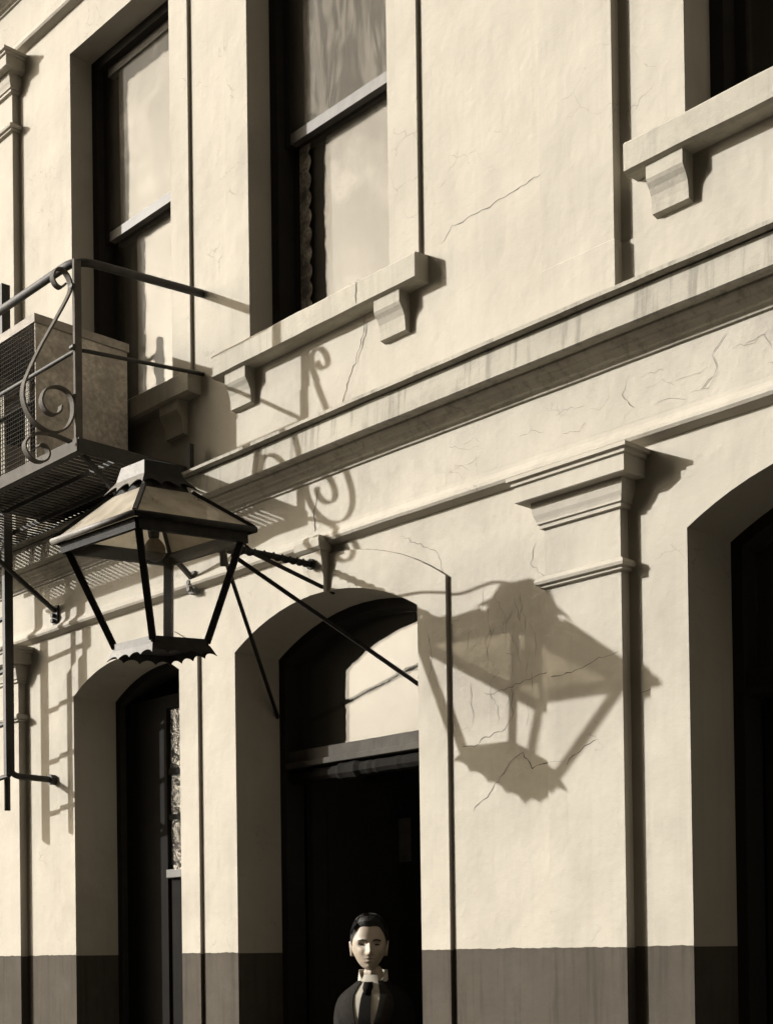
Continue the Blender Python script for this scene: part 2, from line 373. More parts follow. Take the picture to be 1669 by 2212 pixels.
# pilasters
def ringp(x0, x1, p, z, ps):
    o = p-ps
    return [(x0-o, 0.004, z), (x0-o, -p, z), (x1+o, -p, z), (x1+o, 0.004, z)]
CAP = [(0.145, 3.362), (0.145, 3.348), (0.132, 3.343), (0.132, 3.332), (0.122, 3.328), (0.122, 3.272), (0.118, 3.269), (0.080, 3.268), (0.080, 3.260), (0.079, 3.242), (0.075, 3.222), (0.069, 3.208), (0.066, 3.198), (0.066, 3.190), (0.058, 3.187), (0.058, 3.174), (0.047, 3.171)]
NECK = [(0.048, 3.0), (0.060, 2.994), (0.072, 2.986), (0.076, 2.976), (0.072, 2.966), (0.060, 2.962), (0.060, 2.954), (0.048, 2.950)]
def pilaster(xl, xr, lower=True):
    p = 0.0455 if lower else 0.042
    dz = 0 if lower else DZ
    z0, z1 = (DADO, 3.379) if lower else (4.125, 3.379+DZ)
    sh_ = MB().loft([ringp(xl, xr, p, z0, p), ringp(xl, xr, p, z1, p)], closed=False, caps=False).build('pilaster', MW, B)
    MB().loft([ringp(xl, xr, q, z+dz, p) for q, z in CAP], closed=False).build('capital', MW, sh_)
    MB().loft([ringp(xl, xr, q, z+dz, p) for q, z in NECK], closed=False).build('necking', MW, sh_)
    if lower: MB().loft([ringp(xl, xr, p, -0.1, p), ringp(xl, xr, p, DADO, p)], closed=False, caps=False).build('pilaster_base', MD, sh_)
    else: MB().loft([ringp(xl-.006, xr+.006, p+.007, 3.85, p+.007), ringp(xl-.006, xr+.006, p+.007, 4.125, p+.007), ringp(xl, xr, p-.002, 4.132, p-.002)], closed=False, caps=False).build('pilaster_base', MW, sh_)
for xr in (-7.25, -3.046): pilaster(xr-0.345, xr); pilaster(xr-0.345, xr-0.01, False)
pilaster(-11.9, -11.555); pilaster(-11.9, -11.555, False)

# keystone over the middle doorway
def keystone(o, wd=0.145):
    xc = o.xc; zb = o.top(xc)-0.008; zt = 3.372
    def r(wd_, p, z): return [(xc-wd_/2, 0.004, z), (xc-wd_/2, -p, z), (xc+wd_/2, -p, z), (xc+wd_/2, 0.004, z)]
    k = MB().loft([r(0.105, 0.034, zb), r(0.118, 0.040, zb+0.06), r(0.132, 0.058, zb+0.14), r(0.136, 0.064, zt-0.02), r(0.136, 0.064, zt)], closed=False).build('keystone', MW, B)
    MB().loft([r(0.150, 0.070, zt-0.012), r(0.165, 0.085, zt), r(0.165, 0.087, zt+0.03), r(0.150, 0.078, zt+0.05)], closed=False).build('keystone_cap', MS, k)
for i in (0, 2, 3): keystone(doors[i])

# ------------------------------------------------------------------ windows
def bracket(xc, z, parent):
    prf = [(0.0, 0.0), (-0.062, 0.0), (-0.062, -0.05), (-0.056, -0.062), (-0.044, -0.078), (-0.034, -0.100), (-0.030, -0.125), (-0.028, -0.160), (0.0, -0.166)]
    h = 0.075
    mb = MB(); a = [(xc-h, y, z+q) for y, q in prf]; b_ = [(xc+h, y, z+q) for y, q in prf]
    mb.loft([a, b_]); return mb.build('bracket', MS, parent)
def window(o, meet, up_blind, lo_blind, lace=False, dark=False, ux=None, lx=None):
    d = o.dep; f = MB()
    fw_ = 0.055
    f.box(o.xl+0.001, o.xl+fw_, d, d+0.16, o.sill, o.sp-0.001); f.box(o.xr-fw_, o.xr-0.001, d, d+0.16, o.sill, o.sp-0.001)
    f.box(o.xl+fw_, o.xr-fw_, d, d+0.16, o.sp-fw_, o.sp-0.001); f.box(o.xl+fw_, o.xr-fw_, d, d+0.16, o.sill, o.sill+0.06)
    W = f.build('window', MFR, B)
    xa, xb = o.xl+fw_, o.xr-fw_
    yu, yl = 0.160, 0.212
    def sash(y, za, zb, rail, gm=GWIN):
        t = 0.045
        for c0, c1 in ((xa+.001, xa+t), (xb-t, xb-.001)): MB().box(c0, c1, y, y+0.038, za, zb).build('sash_stile', MFR, W)
        for c0, c1 in ((za, za+rail), (zb-t, zb)): MB().box(xa+t, xb-t, y+.001, y+0.037, c0, c1).build('sash_rail', MSH if not dark else MFR, W)
        MB().box(xa+t-.005, xb-t+.005, y+0.008, y+0.012, za+rail-.005, zb-t+.005).build('pane', gm, W)
    sash(yu, meet, o.sp-fw_-0.001, 0.05, GUP if lace else GWIN); sash(yl, o.sill+0.061, meet+0.04, 0.05)
    def blind(y, za, zb, m, name='blind', amp=0.002, x0=None, x1=None, nx=24, fold=0):
        b0 = xa+0.02 if x0 is None else x0; b1 = xb-0.02 if x1 is None else x1; rows = []
        for i in range(nx+1):
            x = b0+(b1-b0)*i/nx
            rows.append([(x, y+amp*math.sin(x*9+z*3)+fold*math.sin(i*1.9+0.3*math.sin(z*2)), z) for z in [za+(zb-za)*k/6 for k in range(7)]])
        return MB().loft(rows, closed=False, caps=False).build(name, m, W, smooth=True)
    if up_blind: blind(yu+0.016, meet+0.052, o.sp-0.06, up_blind, fold=0.0008, x0=ux)
    if lo_blind: blind(yl+0.018, o.sill+0.062, meet-0.006, lo_blind, fold=0.001, x0=lx)
    if lace:
        mb = MB(); n = 46; z0, z1 = o.sill+0.07, meet-0.01; rows = []
        for i in range(n+1):
            z = z0+(z1-z0)*i/n
            wv = 0.02*abs(math.sin(i*PI/4))
            rows.append([(xa+0.05, yl-0.004, z), (xa+0.075, yl-0.010, z), (xa+0.115+wv, yl-0.006, z)])
        mb.loft(rows, closed=False, caps=False).build('lace_curtain', MLC, W)
    # sill slab and its two brackets
    sx0, sx1 = o.xl-0.212, o.xr+0.212
    rg = []
    for k in range(25):
        x = sx0+(sx1-sx0)*k/24; a_ = 0.003*mnoise.noise((x*5, 3.3, 1)); c_ = 0.003*mnoise.noise((x*6, 8.1, 2))
        rg.append([(x, 0.11, 4.36), (x, 0.02, 4.436), (x, -0.074+a_, 4.426+c_), (x, -0.080+a_, 4.418+c_), (x, -0.080+c_, 4.325+a_), (x, -0.062, 4.318+a_), (x, 0.01, 4.318)])
    MB().loft(rg).build('sill', MS, W)
    bracket(sx0+0.155, 4.320, W); bracket(sx1-0.185, 4.320, W)
    return W
window(wins[0], 5.45, MBL, MBL)
window(wins[1], 5.50, MBL, MBL, ux=-6.50, lx=-6.43)
window(wins[2], 5.385, MREF, MBL, lace=True, ux=-4.97, lx=-4.885)  # upper blind carries the painted reflection
w3 = window(wins[3], 5.45, None, None, dark=True)
window(wins[4], 5.45, MBL, None)
# heavy curtain hanging inside the right-hand window
rows = []
for i in range(31):
    x = -2.38+0.50*i/30
    rows.append([(x, 0.30+0.022*math.sin(i*1.3), z) for z in (4.35, 4.9, 5.6, 6.45)])
MB().loft(rows, closed=False, caps=False).build('curtain', MCU, w3, smooth=True)

# ------------------------------------------------------------------ doorways
def frame_arch(o, y, y1, t, z0=0.0, m=MFR, name='door_frame'):
    a = o.arc(-0.001); mb = MB()
    def pth(off):
        q = o.arc(off); return [(q[0][0], z0)] + q + [(q[-1][0], z0)]
    A, Bp = pth(-0.001), pth(-t)
    for i in range(len(A)-1):
        p, q, r, s = A[i], A[i+1], Bp[i+1], Bp[i]
        mb.quad((p[0], y, p[1]), (q[0], y, q[1]), (r[0], y, r[1]), (s[0], y, s[1]))
        mb.quad((s[0], y, s[1]), (r[0], y, r[1]), (r[0], y1, r[1]), (s[0], y1, s[1]))
    return mb.build(name, m, B)
def arch_panel(o, y, t, z0, m, name, parent, th=0.012):
    q = o.arc(-t); pts = [(q[0][0], z0)] + q + [(q[-1][0], z0)]
    return MB().loft([[(x, y, z) for x, z in pts], [(x, y+th, z) for x, z in pts]]).build(name, m, parent)
for i, o in enumerate(doors):
    d = frame_arch(o, 0.25, 0.36, 0.045)
    if i in (0, 2, 3, 4):
        zt = 2.50
        MB().box(o.xl+0.046, o.xr-0.046, 0.262, 0.345, zt+0.028, zt+0.082).build('transom', MTR if i == 2 else MFR, d)
        MB().box(o.xl+0.046, o.xr-0.046, 0.246, 0.345, zt, zt+0.0279).build('transom_rail', MTR if i == 2 else MFR, d, bev=0.003)
        arch_panel(o, 0.331, 0.046, zt+0.082, GLUN if i == 2 else GWIN, 'lunette', d)
    if i == 2:
        # rolled sun blind under the transom
        pts = [(o.xl+0.06+(o.xr-o.xl-0.12)*k/40, 0.29, 2.458) for k in range(41)]
        MB().tube(pts, [0.032+0.005*random.random()+(0.010 if 12 < k < 18 else 0) for k in range(41)], 10).build('rolled_blind', MBK, d)
        # open leaves folded back into the room
        for s, xe in ((1, o.xl+0.05), (-1, o.xr-0.05)):
            lf = MB().box(min(xe, xe+s*0.045), max(xe, xe+s*0.045), 0.37, 0.94, 0.02, 2.48).build('door_leaf', MFR, d)
            for za, zb in ((0.2, 0.95), (1.1, 2.3)):
                MB().box(min(xe+s*0.045, xe+s*0.052), max(xe+s*0.045, xe+s*0.052), 0.46, 0.86, za, zb).build('door_panel', MFR, lf)
        MB().box(-5.30, -5.13, 0.955, 0.959, 2.08, 2.30).build('notice', MSH, d)
    if i == 1:
        # glazed door: tall pane of rippled reflecting glass, dark panel below
        y = 0.285; xa, xb = o.xl+0.046, o.xr-0.046; xm = -6.33
        MB().box(xa, xm-0.002, y, y+0.04, 0.02, 3.0).build('door_leaf', MBK, d)  # solid black leaf standing in for shade on the doorway's left side
        lf = MB().box(xm, xm+0.05, y-.004, y+.04, 0.02, 3.0).build('door_leaf', MBK, d)
        MB().box(xb-0.06, xb, y-.004, y+.04, 0.02, 3.0).build('stile', MBK, lf)
        MB().box(xm+.05, xb-.06, y-.003, y+.039, 2.93, 3.0).build('top_rail', MBK, lf)
        MB().box(xm+.05, xb-.06, y-0.016, y+.045, 2.03, 2.075).build('lock_rail', MSH, lf, bev=0.004)
        MB().box(xm+.05, xb-.06, y+.015, y+.02, 2.075, 2.93).build('pane', GDO, lf)
        MB().box(xm+.05, xb-.06, y+.01, y+.03, 0.02, 2.03).build('door_panel', MBK, lf)
        for zz in (2.34, 2.58): MB().box(xm+.05, xb-.06, y+.004, y+.034, zz, zz+0.028).build('glazing_bar', MBK, lf)
        MB().box(-6.14, -6.115, y+.003, y+.036, 2.075, 2.93).build('glazing_bar', MBK, lf)
    if i in (0, 3, 4):
        for s, xe in ((1, o.xl+0.05), (-1, o.xr-0.05)):
            MB().box(min(xe, xe+s*0.045), max(xe, xe+s*0.045), 0.37, 0.94, 0.02, 2.48).build('door_leaf', MFR, d)

def paint_edge(x0, x1, y):
    n = max(3, int((x1-x0)/0.012)); rows = []
    for k in range(n+1):
        x = x0+(x1-x0)*k/n; h = 0.004+0.004*mnoise.noise((x*9, y*50, 0))+0.003*mnoise.noise((x*40, y*50, 3))
        rows.append([(x, y-0.0007, DADO-0.004), (x, y-0.0007, DADO+max(0.0002, h))])
    MB().loft(rows, closed=False, caps=False).build('paint_edge', MD, B)
for o in doors:
    paint_edge(o.xl-o.bw, o.xl, BP); paint_edge(o.xr, o.xr+o.bw, BP)
for x0, x1 in ((-7.24, -6.87), (-5.58, -5.462), (-3.925, -3.395), (-3.04, -2.955)): paint_edge(x0, x1, 0.0)
paint_edge(-3.39, -3.047, -0.0455); paint_edge(-7.594, -7.251, -0.0455)

# ------------------------------------------------------------------ plaster cracks that can be followed by eye, plus one drawn shadow line
def crack_or_line(pts, y, wd=0.004, amp=0.012):
    P = []
    for a, b in zip(pts, pts[1:]):
        n = max(2, int(math.hypot(b[0]-a[0], b[1]-a[1])/0.018))
        for k in range(n):
            t = k/n; P.append((a[0]+(b[0]-a[0])*t+random.uniform(-amp, amp)*0.5, a[1]+(b[1]-a[1])*t+random.uniform(-amp, amp)*0.5))
    P.append(pts[-1]); rows = []
    for i, p in enumerate(P):
        q = P[min(i+1, len(P)-1)]; r = P[max(i-1, 0)]; d = Vector((q[0]-r[0], 0, q[1]-r[1])).normalized(); n = Vector((-d.z, 0, d.x))
        hw = wd/2*random.uniform(0.35, 1.2)*(0.4 if i in (0, len(P)-1) else 1)
        c = Vector((p[0], y, p[1])); rows.append([c-n*hw, c+n*hw])
    MB().loft(rows, closed=False, caps=False).build('crack_or_line', MCR, B)
Yw = -0.0008
crack_or_line([(-3.94, 4.45), (-3.88, 4.50), (-3.70, 4.50), (-3.576, 4.515), (-3.438, 4.521), (-3.325, 4.565), (-3.24, 4.546), (-3.15, 4.55), (-3.09, 4.564)], Yw, 0.0035)
crack_or_line([(-4.355, 4.43), (-4.36, 4.33)], -0.0808, 0.006)
crack_or_line([(-4.385, 4.31), (-4.40, 4.23), (-4.418, 4.20), (-4.45, 4.13), (-4.479, 4.10), (-4.534, 3.985)], -0.0060, 0.006)
crack_or_line([(-4.69, 3.65), (-4.70, 3.60), (-4.715, 3.55), (-4.71, 3.46)], -0.0188, 0.006)
crack_or_line([(-2.62, 3.66), (-2.68, 3.6), (-2.66, 3.55), (-2.72, 3.5)], -0.0188, 0.002)
crack_or_line([(-3.02, 3.64), (-3.05, 3.58), (-3.0, 3.52)], -0.0188, 0.002)
crack_or_line([(-3.75, 2.63), (-3.70, 2.615), (-3.60, 2.63), (-3.50, 2.65), (-3.40, 2.66)], Yw, 0.004)
crack_or_line([(-3.37, 2.62), (-3.26, 2.63), (-3.17, 2.655), (-3.06, 2.67)], -0.0463, 0.0035)
crack_or_line([(-3.86, 2.43), (-3.80, 2.42), (-3.74, 2.45), (-3.64, 2.47), (-3.60, 2.52), (-3.60, 2.62)], Yw, 0.0035)
crack_or_line([(-3.60, 2.35), (-3.55, 2.37), (-3.50, 2.31), (-3.42, 2.32)], Yw, 0.004)
crack_or_line([(-3.81, 2.17), (-3.74, 2.22), (-3.66, 2.29), (-3.60, 2.35)], Yw, 0.003)
crack_or_line([(-3.30, 2.30), (-3.24, 2.34), (-3.16, 2.37)], -0.0463, 0.003)
crack_or_line([(-3.0, 2.515), (-2.95, 2.53), (-2.86, 2.555)], Yw, 0.004)
crack_or_line([(-2.95, 2.79), (-2.88, 2.81), (-2.79, 2.80)], Yw, 0.0025)
crack_or_line([(-2.80, 3.20), (-2.76, 3.14), (-2.72, 3.08)], -0.0008, 0.004)
crack_or_line([(-4.02, 2.72), (-4.01, 2.82), (-4.03, 2.90)], BP-0.0006, 0.003)
crack_or_line([(-4.2, 3.34), (-3.98, 3.22), (-3.95, 3.12)], Yw, 0.002)
crack_or_line([(-3.42, 3.0), (-3.5, 3.08), (-3.47, 3.15)], Yw, 0.002)
arc_shade = [p for p in doors[2].arc(doors[2].bw+0.002, 40) if p[0] > -4.58]
crack_or_line(arc_shade, Yw, 0.0035, 0.001)  # dark line painted for the thin shadow along the surround's arched edge
for k in range(22):          # craze around the lantern's shadow and on the frieze
    x = random.uniform(-3.85, -3.43); z = random.uniform(2.45, 2.95)
    crack_or_line([(x, z), (x+random.uniform(-.02, .02), z+random.uniform(.03, .09)), (x+random.uniform(-.05, .05), z+random.uniform(.08, .14))], Yw, 0.0015, 0.010)
for k in range(20):
    x = random.uniform(-4.0, -2.3); z = random.uniform(3.50, 3.62)
    crack_or_line([(x, z), (x+random.uniform(.03, .09), z+random.uniform(-.02, .02)), (x+random.uniform(.08, .14), z+random.uniform(-.05, .05))], -0.0187, 0.0010, 0.010)

# ------------------------------------------------------------------ fire-escape balcony
FX, FY, FZ = -5.59, -0.66, 3.945
XL = -7.75
A = thing('fire_escape_balcony', (-6.6, -0.33, FZ), 'dark iron balcony with slatted floor and scrolled corner bracket outside the first-floor window', 'balcony')
def bend(p0, pc_, p1, r, n=8):
    a = Vector(pc_)+(Vector(p0)-Vector(pc_)).normalized()*r; b = Vector(pc_)+(Vector(p1)-Vector(pc_)).normalized()*r
    return [Vector(p0)] + [a*(1-t)**2+Vector(pc_)*2*t*(1-t)+b*t*t for t in [k/n for k in range(n+1)]] + [Vector(p1)]
MB().tube(bend((XL, FY, 4.775), (FX, FY, 4.775), (-5.53, -0.004, 4.80), 0.10), 0.019, 10).build('handrail', MIR, A, smooth=True)
MB().tube(bend((XL, FY, 4.365), (FX, FY, 4.365), (-5.53, -0.004, 4.41), 0.05), 0.0095, 8).build('middle_rail', MIR, A, smooth=True)
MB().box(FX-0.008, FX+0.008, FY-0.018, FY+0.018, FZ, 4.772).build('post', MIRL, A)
MB().box(XL-0.008, XL+0.008, FY-0.018, FY+0.018, FZ, 4.772).build('post', MIR, A)
for x, z in ((FX-.01, 4.366), (FX-.01, 4.14), (FX-.01, 4.64)):
    MB().tube([(x, FY-0.028, z), (x+0.03, FY-0.028, z)], 0.011, 6).build('bolt', MIR, A)
def ribbon(pts, wd=0.032, th=0.0085, n=7):
    P = spline([(FX, y, z) for y, z in pts], n); rings = []
    for i, p in enumerate(P):
        d = (P[min(i+1, len(P)-1)]-P[max(i-1, 0)]).normalized(); nrm = Vector((0, -d.z, d.y))
        h = Vector((wd/2, 0, 0)); rings.append([p-h-nrm*th/2, p+h-nrm*th/2, p+h+nrm*th/2, p-h+nrm*th/2])
    return MB().loft(rings)
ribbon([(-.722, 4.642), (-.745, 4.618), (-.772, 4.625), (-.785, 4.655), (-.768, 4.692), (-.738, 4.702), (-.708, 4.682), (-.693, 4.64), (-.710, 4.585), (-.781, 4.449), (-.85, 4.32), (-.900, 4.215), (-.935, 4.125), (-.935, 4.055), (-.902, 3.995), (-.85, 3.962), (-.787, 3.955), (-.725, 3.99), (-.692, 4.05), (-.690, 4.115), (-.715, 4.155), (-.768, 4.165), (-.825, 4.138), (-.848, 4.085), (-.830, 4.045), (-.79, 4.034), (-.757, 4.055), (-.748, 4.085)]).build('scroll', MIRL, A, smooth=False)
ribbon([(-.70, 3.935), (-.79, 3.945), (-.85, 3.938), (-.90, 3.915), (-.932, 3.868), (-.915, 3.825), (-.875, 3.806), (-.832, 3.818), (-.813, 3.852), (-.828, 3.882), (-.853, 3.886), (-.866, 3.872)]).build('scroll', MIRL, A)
# floor: edge angles and slats
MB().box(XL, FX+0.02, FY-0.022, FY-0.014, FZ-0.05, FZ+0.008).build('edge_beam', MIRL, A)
MB().box(XL, FX+0.02, FY-0.013, FY+0.02, FZ-0.05, FZ-0.043).build('edge_beam', MIR, A)
MB().box(XL, FX+0.03, -0.075, -0.067, FZ-0.05, FZ+0.012).build('edge_beam', MIR, A)
MB().box(FX+0.012, FX+0.022, FY-0.012, -0.02, FZ-0.055, FZ+0.012).build('end_beam', MIR, A)
MB().box(FX+0.020, FX+0.055, -0.085, -0.062, FZ-0.06, FZ+0.115).build('end_lug', MIR, A)
slat = MB().box(-0.011, 0.011, FY-0.012, -0.068, FZ-0.004, FZ).build('slat', MIR, A)
slat.location.x = XL+0.03+6.6; slat.location.y = 0; slat.location.z = 0
me = slat.data
for v in me.vertices: v.co.x -= 6.6; v.co.x += 0
k = 1
while XL+0.03+k*0.0415 < FX:
    c = slat.copy(); col.objects.link(c); c.parent = A; c.location.x = XL+0.03+k*0.0415+6.6; k += 1
for yy in (-0.24, -0.45): MB().box(XL, FX+0.011, yy-0.004, yy+0.004, FZ-0.042, FZ-0.0205).build('cross_bar', MIR, A)
# braces down to the wall
for bx, bz in ((-6.87, 3.51), (-5.608, 3.44)):
    MB().bar((bx, -0.03, bz), (bx, FY+0.03, FZ-0.045), 0.020, 0.020).build('brace', MIR, A)
    MB().box(bx-0.024, bx+0.024, -0.032, 0.004, bz-0.075, bz+0.03).build('brace_foot', MIR, A)
    for dz_ in (-0.055, -0.025): MB().tube([(bx-.004, -0.052, bz+dz_), (bx-.004, -0.03, bz+dz_)], 0.013, 6).build('bolt', MIR, A)

# ------------------------------------------------------------------ escape ladder at the left
LD = thing('escape_ladder', (-7.16, -0.277, 2.4), 'dark iron ladder standing off the wall beneath the balcony, at the left edge', 'ladder')
for x, zb in ((-6.94, 2.60), (-7.38, 2.42)):
    MB().box(x-0.014, x+0.014, -0.302, -0.252, zb, 5.25).build('rail', MIR, LD)
MB().tube([(-7.03, -0.240, 3.9), (-7.03, -0.240, 2.42)], 0.017, 8).build('guide_pipe', MIR, LD, smooth=True)
MB().tube(spline([(-6.94, -0.277, 2.74), (-6.94, -0.277, 2.67), (-6.94, -0.262, 2.62), (-6.94, -0.225, 2.60), (-6.94, -0.13, 2.597), (-6.94, -0.03, 2.595)], 6), 0.017, 8).build('wall_stay', MIR, LD, smooth=True)
MB().tube([(-6.94, -0.035, 2.595), (-6.94, 0.003, 2.595)], 0.028, 10).build('stay_collar', MIR, LD)
for k in range(10):
    z = 2.55+k*0.285
    MB().tube([(-7.378, -0.277, z+0.02), (-6.942, -0.277, z+0.05)], 0.014, 6).build('rung', MIR, LD)

# ------------------------------------------------------------------ sheet-metal box with wire front
bx0, bx1, by0, by1, bz0, bz1 = -6.72, -6.03, -0.62, -0.105, FZ+0.002, 4.645
Q = thing('wire_fronted_box', (-6.375, -0.36, FZ), 'galvanised sheet metal box with wire mesh front standing on the iron balcony', 'box')
sb = MB(); sb.box(bx1-0.004, bx1, by0, by1, bz0, bz1); sb.build('side_panel', MZN, Q)
MB().box(bx0, bx0+0.004, by0, by1, bz0, bz1).build('side_panel', MZN, Q)
MB().box(bx0+.005, bx1-.005, by1-0.004, by1, bz0, bz1).build('back_panel', MFR, Q)
MB().box(bx0+.005, bx1-.005, by0+.003, by1-.005, bz0, bz0+0.004).build('bottom_panel', MZN, Q)
MB().box(bx0-0.008, bx1+0.008, by0-0.008, by1+0.008, bz1, bz1+0.042).build('lid', mat('zinc_lid', tone(0.30), 0.8, 0.2, 30, 0.1, 60, 0.15), Q)
MB().box(bx0+0.005, bx1-0.005, by0+0.03, by1-.02, 4.30, 4.306).build('shelf', MFR, Q)
for xx in (-6.44, -6.20): MB().box(xx-0.02, xx+0.02, by0+0.05, by0+0.055, bz0+0.005, 4.45).build('slat', MS, Q)
wr = MB(); st = 0.021
x = bx0+0.01
while x < bx1-0.005:
    wr.box(x-0.0011, x+0.0011, by0-0.001, by0+0.0012, bz0+0.005, bz1); x += st
z = bz0+0.012
while z < bz1:
    wr.box(bx0+0.005, bx1-0.005, by0-0.0035, by0-0.0012, z-0.0011, z+0.0011); z += st
wr.build('wire_mesh', MWI, Q, kind='stuff')

# ------------------------------------------------------------------ street lantern
LC = Vector((-4.635, -0.915, 3.263))
T = thing('street_lantern', LC, 'square iron and glass street lantern with large bulb, bracketed out over the middle doorway', 'lantern')
rv = Vector((0.083, 0.026, 0.011)); RM = Matrix.Rotation(rv.length, 3, rv.normalized())
T.rotation_euler = RM.to_euler()
ORG[T.name] = Vector((0, 0, 0))          # parts are drawn in the lantern's own axes
INV = RM.inverted().to_4x4() @ Matrix.Translation(-LC)
Eh, Th, Bh, Ah, zt_, zb_, za_ = 0.281, 0.242, 0.128, 0.113, -0.035, -0.429, 0.149
def cn(h, z): return [Vector((-h, -h, z)), Vector((h, -h, z)), Vector((h, h, z)), Vector((-h, h, z))]
E4, T4, B4, A4 = cn(Eh, 0), cn(Th, zt_), cn(Bh, zb_), cn(Ah, za_)
for i in range(4):
    j = (i+1) % 4
    # roof pane between ridge bars
    e0, e1, a1, a0 = E4[i], E4[j], A4[j], A4[i]
    n = (e1-e0).cross(a0-e0).normalized()
    MB().loft([[e0, e1, a1, a0], [e0-n*0.003, e1-n*0.003, a1-n*0.003, a0-n*0.003]]).build('roof_pane', GROOF, T)
    MB().bar(E4[i]*0.99+Vector((0, 0, .002)), A4[i], 0.020, 0.016).build('ridge_bar', MLI, T)
    # eave roll
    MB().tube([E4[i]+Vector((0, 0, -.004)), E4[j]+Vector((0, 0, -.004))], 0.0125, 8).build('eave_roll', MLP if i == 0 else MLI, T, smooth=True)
    # top rail
    r0, r1 = cn(Th+0.012, 0)[i], cn(Th+0.012, 0)[j]
    MB().bar(r0+Vector((0, 0, -0.032)), r1+Vector((0, 0, -0.032)), 0.042, 0.020).build('top_rail', MLI, T)
    # corner post
    th = 0.036 if i == 3 else 0.025
    MB().bar(T4[i], B4[i], th, th, upv=(1 if i in (0, 2) else -1, 1, 0)).build('post', MLI, T)
    # side pane
    t0, t1, b1_, b0_ = T4[i]*0.985, T4[j]*0.985, B4[j]*0.985, B4[i]*0.985
    for q in (t0, t1): q.z = -0.04
    for q in (b1_, b0_): q.z = zb_+0.005
    nn = (t1-t0).cross(b0_-t0).normalized()
    MB().loft([[t0, t1, b1_, b0_], [t0+nn*0.002, t1+nn*0.002, b1_+nn*0.002, b0_+nn*0.002]]).build('side_pane', GLAN, T)
    # bottom rail
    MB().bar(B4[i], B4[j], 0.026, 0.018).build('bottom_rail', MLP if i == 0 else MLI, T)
    # scalloped skirt
    def scallop(h0, z0, h1, z1, n_sc, cut, name, m, steps=7):
        a = cn(h0, z0); b = cn(h1, z1); top, bot = [], []
        N_ = n_sc*steps
        for k_ in range(N_+1):
            t = k_/N_; top.append(a[i].lerp(a[j], t))
            lo = b[i].lerp(b[j], t); ph = (k_ % steps)/steps if k_ < N_ else 0
            lift = cut*math.sin(PI*ph)**0.7 if 0 < ph < 1 else 0
            hi = a[i].lerp(a[j], t); bot.append(lo.lerp(hi, lift))
        nrm = (a[j]-a[i]).cross(b[i]-a[i]).normalized()*0.003
        mb = MB()
        for k_ in range(N_):
            q = [top[k_], top[k_+1], bot[k_+1], bot[k_]]
            mb.loft([q, [p+nrm for p in q]])
        return mb.build(name, m, T)
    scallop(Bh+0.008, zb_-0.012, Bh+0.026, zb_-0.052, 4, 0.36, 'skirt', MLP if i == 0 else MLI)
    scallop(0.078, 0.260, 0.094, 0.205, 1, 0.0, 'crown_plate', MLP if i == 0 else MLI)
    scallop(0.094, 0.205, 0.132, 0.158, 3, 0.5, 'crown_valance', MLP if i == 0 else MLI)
MB().loft([cn(0.078, 0.260), cn(0.05, 0.272)]).build('crown_cap', MLI, T)
MB().loft([cn(Ah-.004, za_-.01), cn(0.086, 0.21)]).build('crown_neck', MLI, T)
MB().tube([(0, 0, 0.15), (0, 0, 0.02)], 0.012, 8).build('lamp_stem', MLI, T)
sk = MB().tube([(0, 0, 0.03), (0, 0, 0.015), (0, 0, -0.012)], [0.014, 0.023, 0.021], 12).build('lamp_socket', MLI, T, smooth=True)
bp = [(0.0165, -0.008), (0.019, -0.016), (0.030, -0.028), (0.039, -0.043), (0.043, -0.06), (0.041, -0.077), (0.032, -0.092), (0.018, -0.101), (0.002, -0.104)]
MB().loft([[(r*math.cos(2*PI*k/20), r*math.sin(2*PI*k/20), z) for k in range(20)] for r, z in bp]).build('bulb', GBUL, T, smooth=True)
MB().tube([(0.004, 0, -0.01), (0.007, 0, -0.055), (-0.007, 0, -0.055), (-0.004, 0, -0.01)], 0.0012, 5).build('filament', MLI, T)
# bottom plate
MB().loft([cn(Bh+.002, zb_-.012), cn(Bh+.002, zb_-.018)]).build('bottom_plate', MLI, T)
# arm and stays (world coordinates brought into the lantern's axes)
armp = [(-4.675, -0.665, 3.262), (-4.678, -0.63, 3.272), (-4.68, -0.598, 3.280), (-4.682, -0.392, 3.301), (-4.685, -0.2, 3.306), (-4.688, -0.055, 3.309)]
MB().tube(spline(armp, 5), 0.013, 8).build('arm', MLI, T, smooth=True, xf=INV)
hp = spline(armp[2:], 40); hx = []
for i, p in enumerate(hp):
    a = i*0.62; hx.append((p.x+0.0125*math.cos(a), p.y, p.z+0.0125*math.sin(a)))
MB().tube(hx, 0.0062, 5).build('wound_cable', MLI, T, xf=INV)
MB().tube([(-4.688, -0.072, 3.309), (-4.688, -0.060, 3.309)], 0.024, 12).build('wall_plate', MLI, T, xf=INV)
MB().bar((-4.68, -0.544, 3.268), (-5.292, 0.235, 2.752), 0.018, 0.012).build('stay', MLI, T, xf=INV)
MB().bar((-4.678, -0.505, 3.270), (-4.096, 0.225, 2.62), 0.016, 0.012).build('stay', MLI, T, xf=INV)
MB().bar((-4.68, -0.45, 3.31), (-4.645, 0.03, 3.192), 0.014, 0.012).build('stay', MLI, T, xf=INV)
for p in ((-4.68, -0.544, 3.268),):
    MB().tube([(p[0], p[1], p[2]+.02), (p[0]-.01, p[1]+.01, p[2]-.05)], 0.016, 8).build('stay_joint', MLI, T, xf=INV)
MB().tube(spline([(-4.683, -0.40, 3.31), (-4.68, -0.52, 3.37), (-4.67, -0.66, 3.42), (-4.65, -0.78, 3.50), (-4.645, -0.86, 3.525)], 6), 0.006, 6).build('supply_wire', MLI, T, xf=INV)

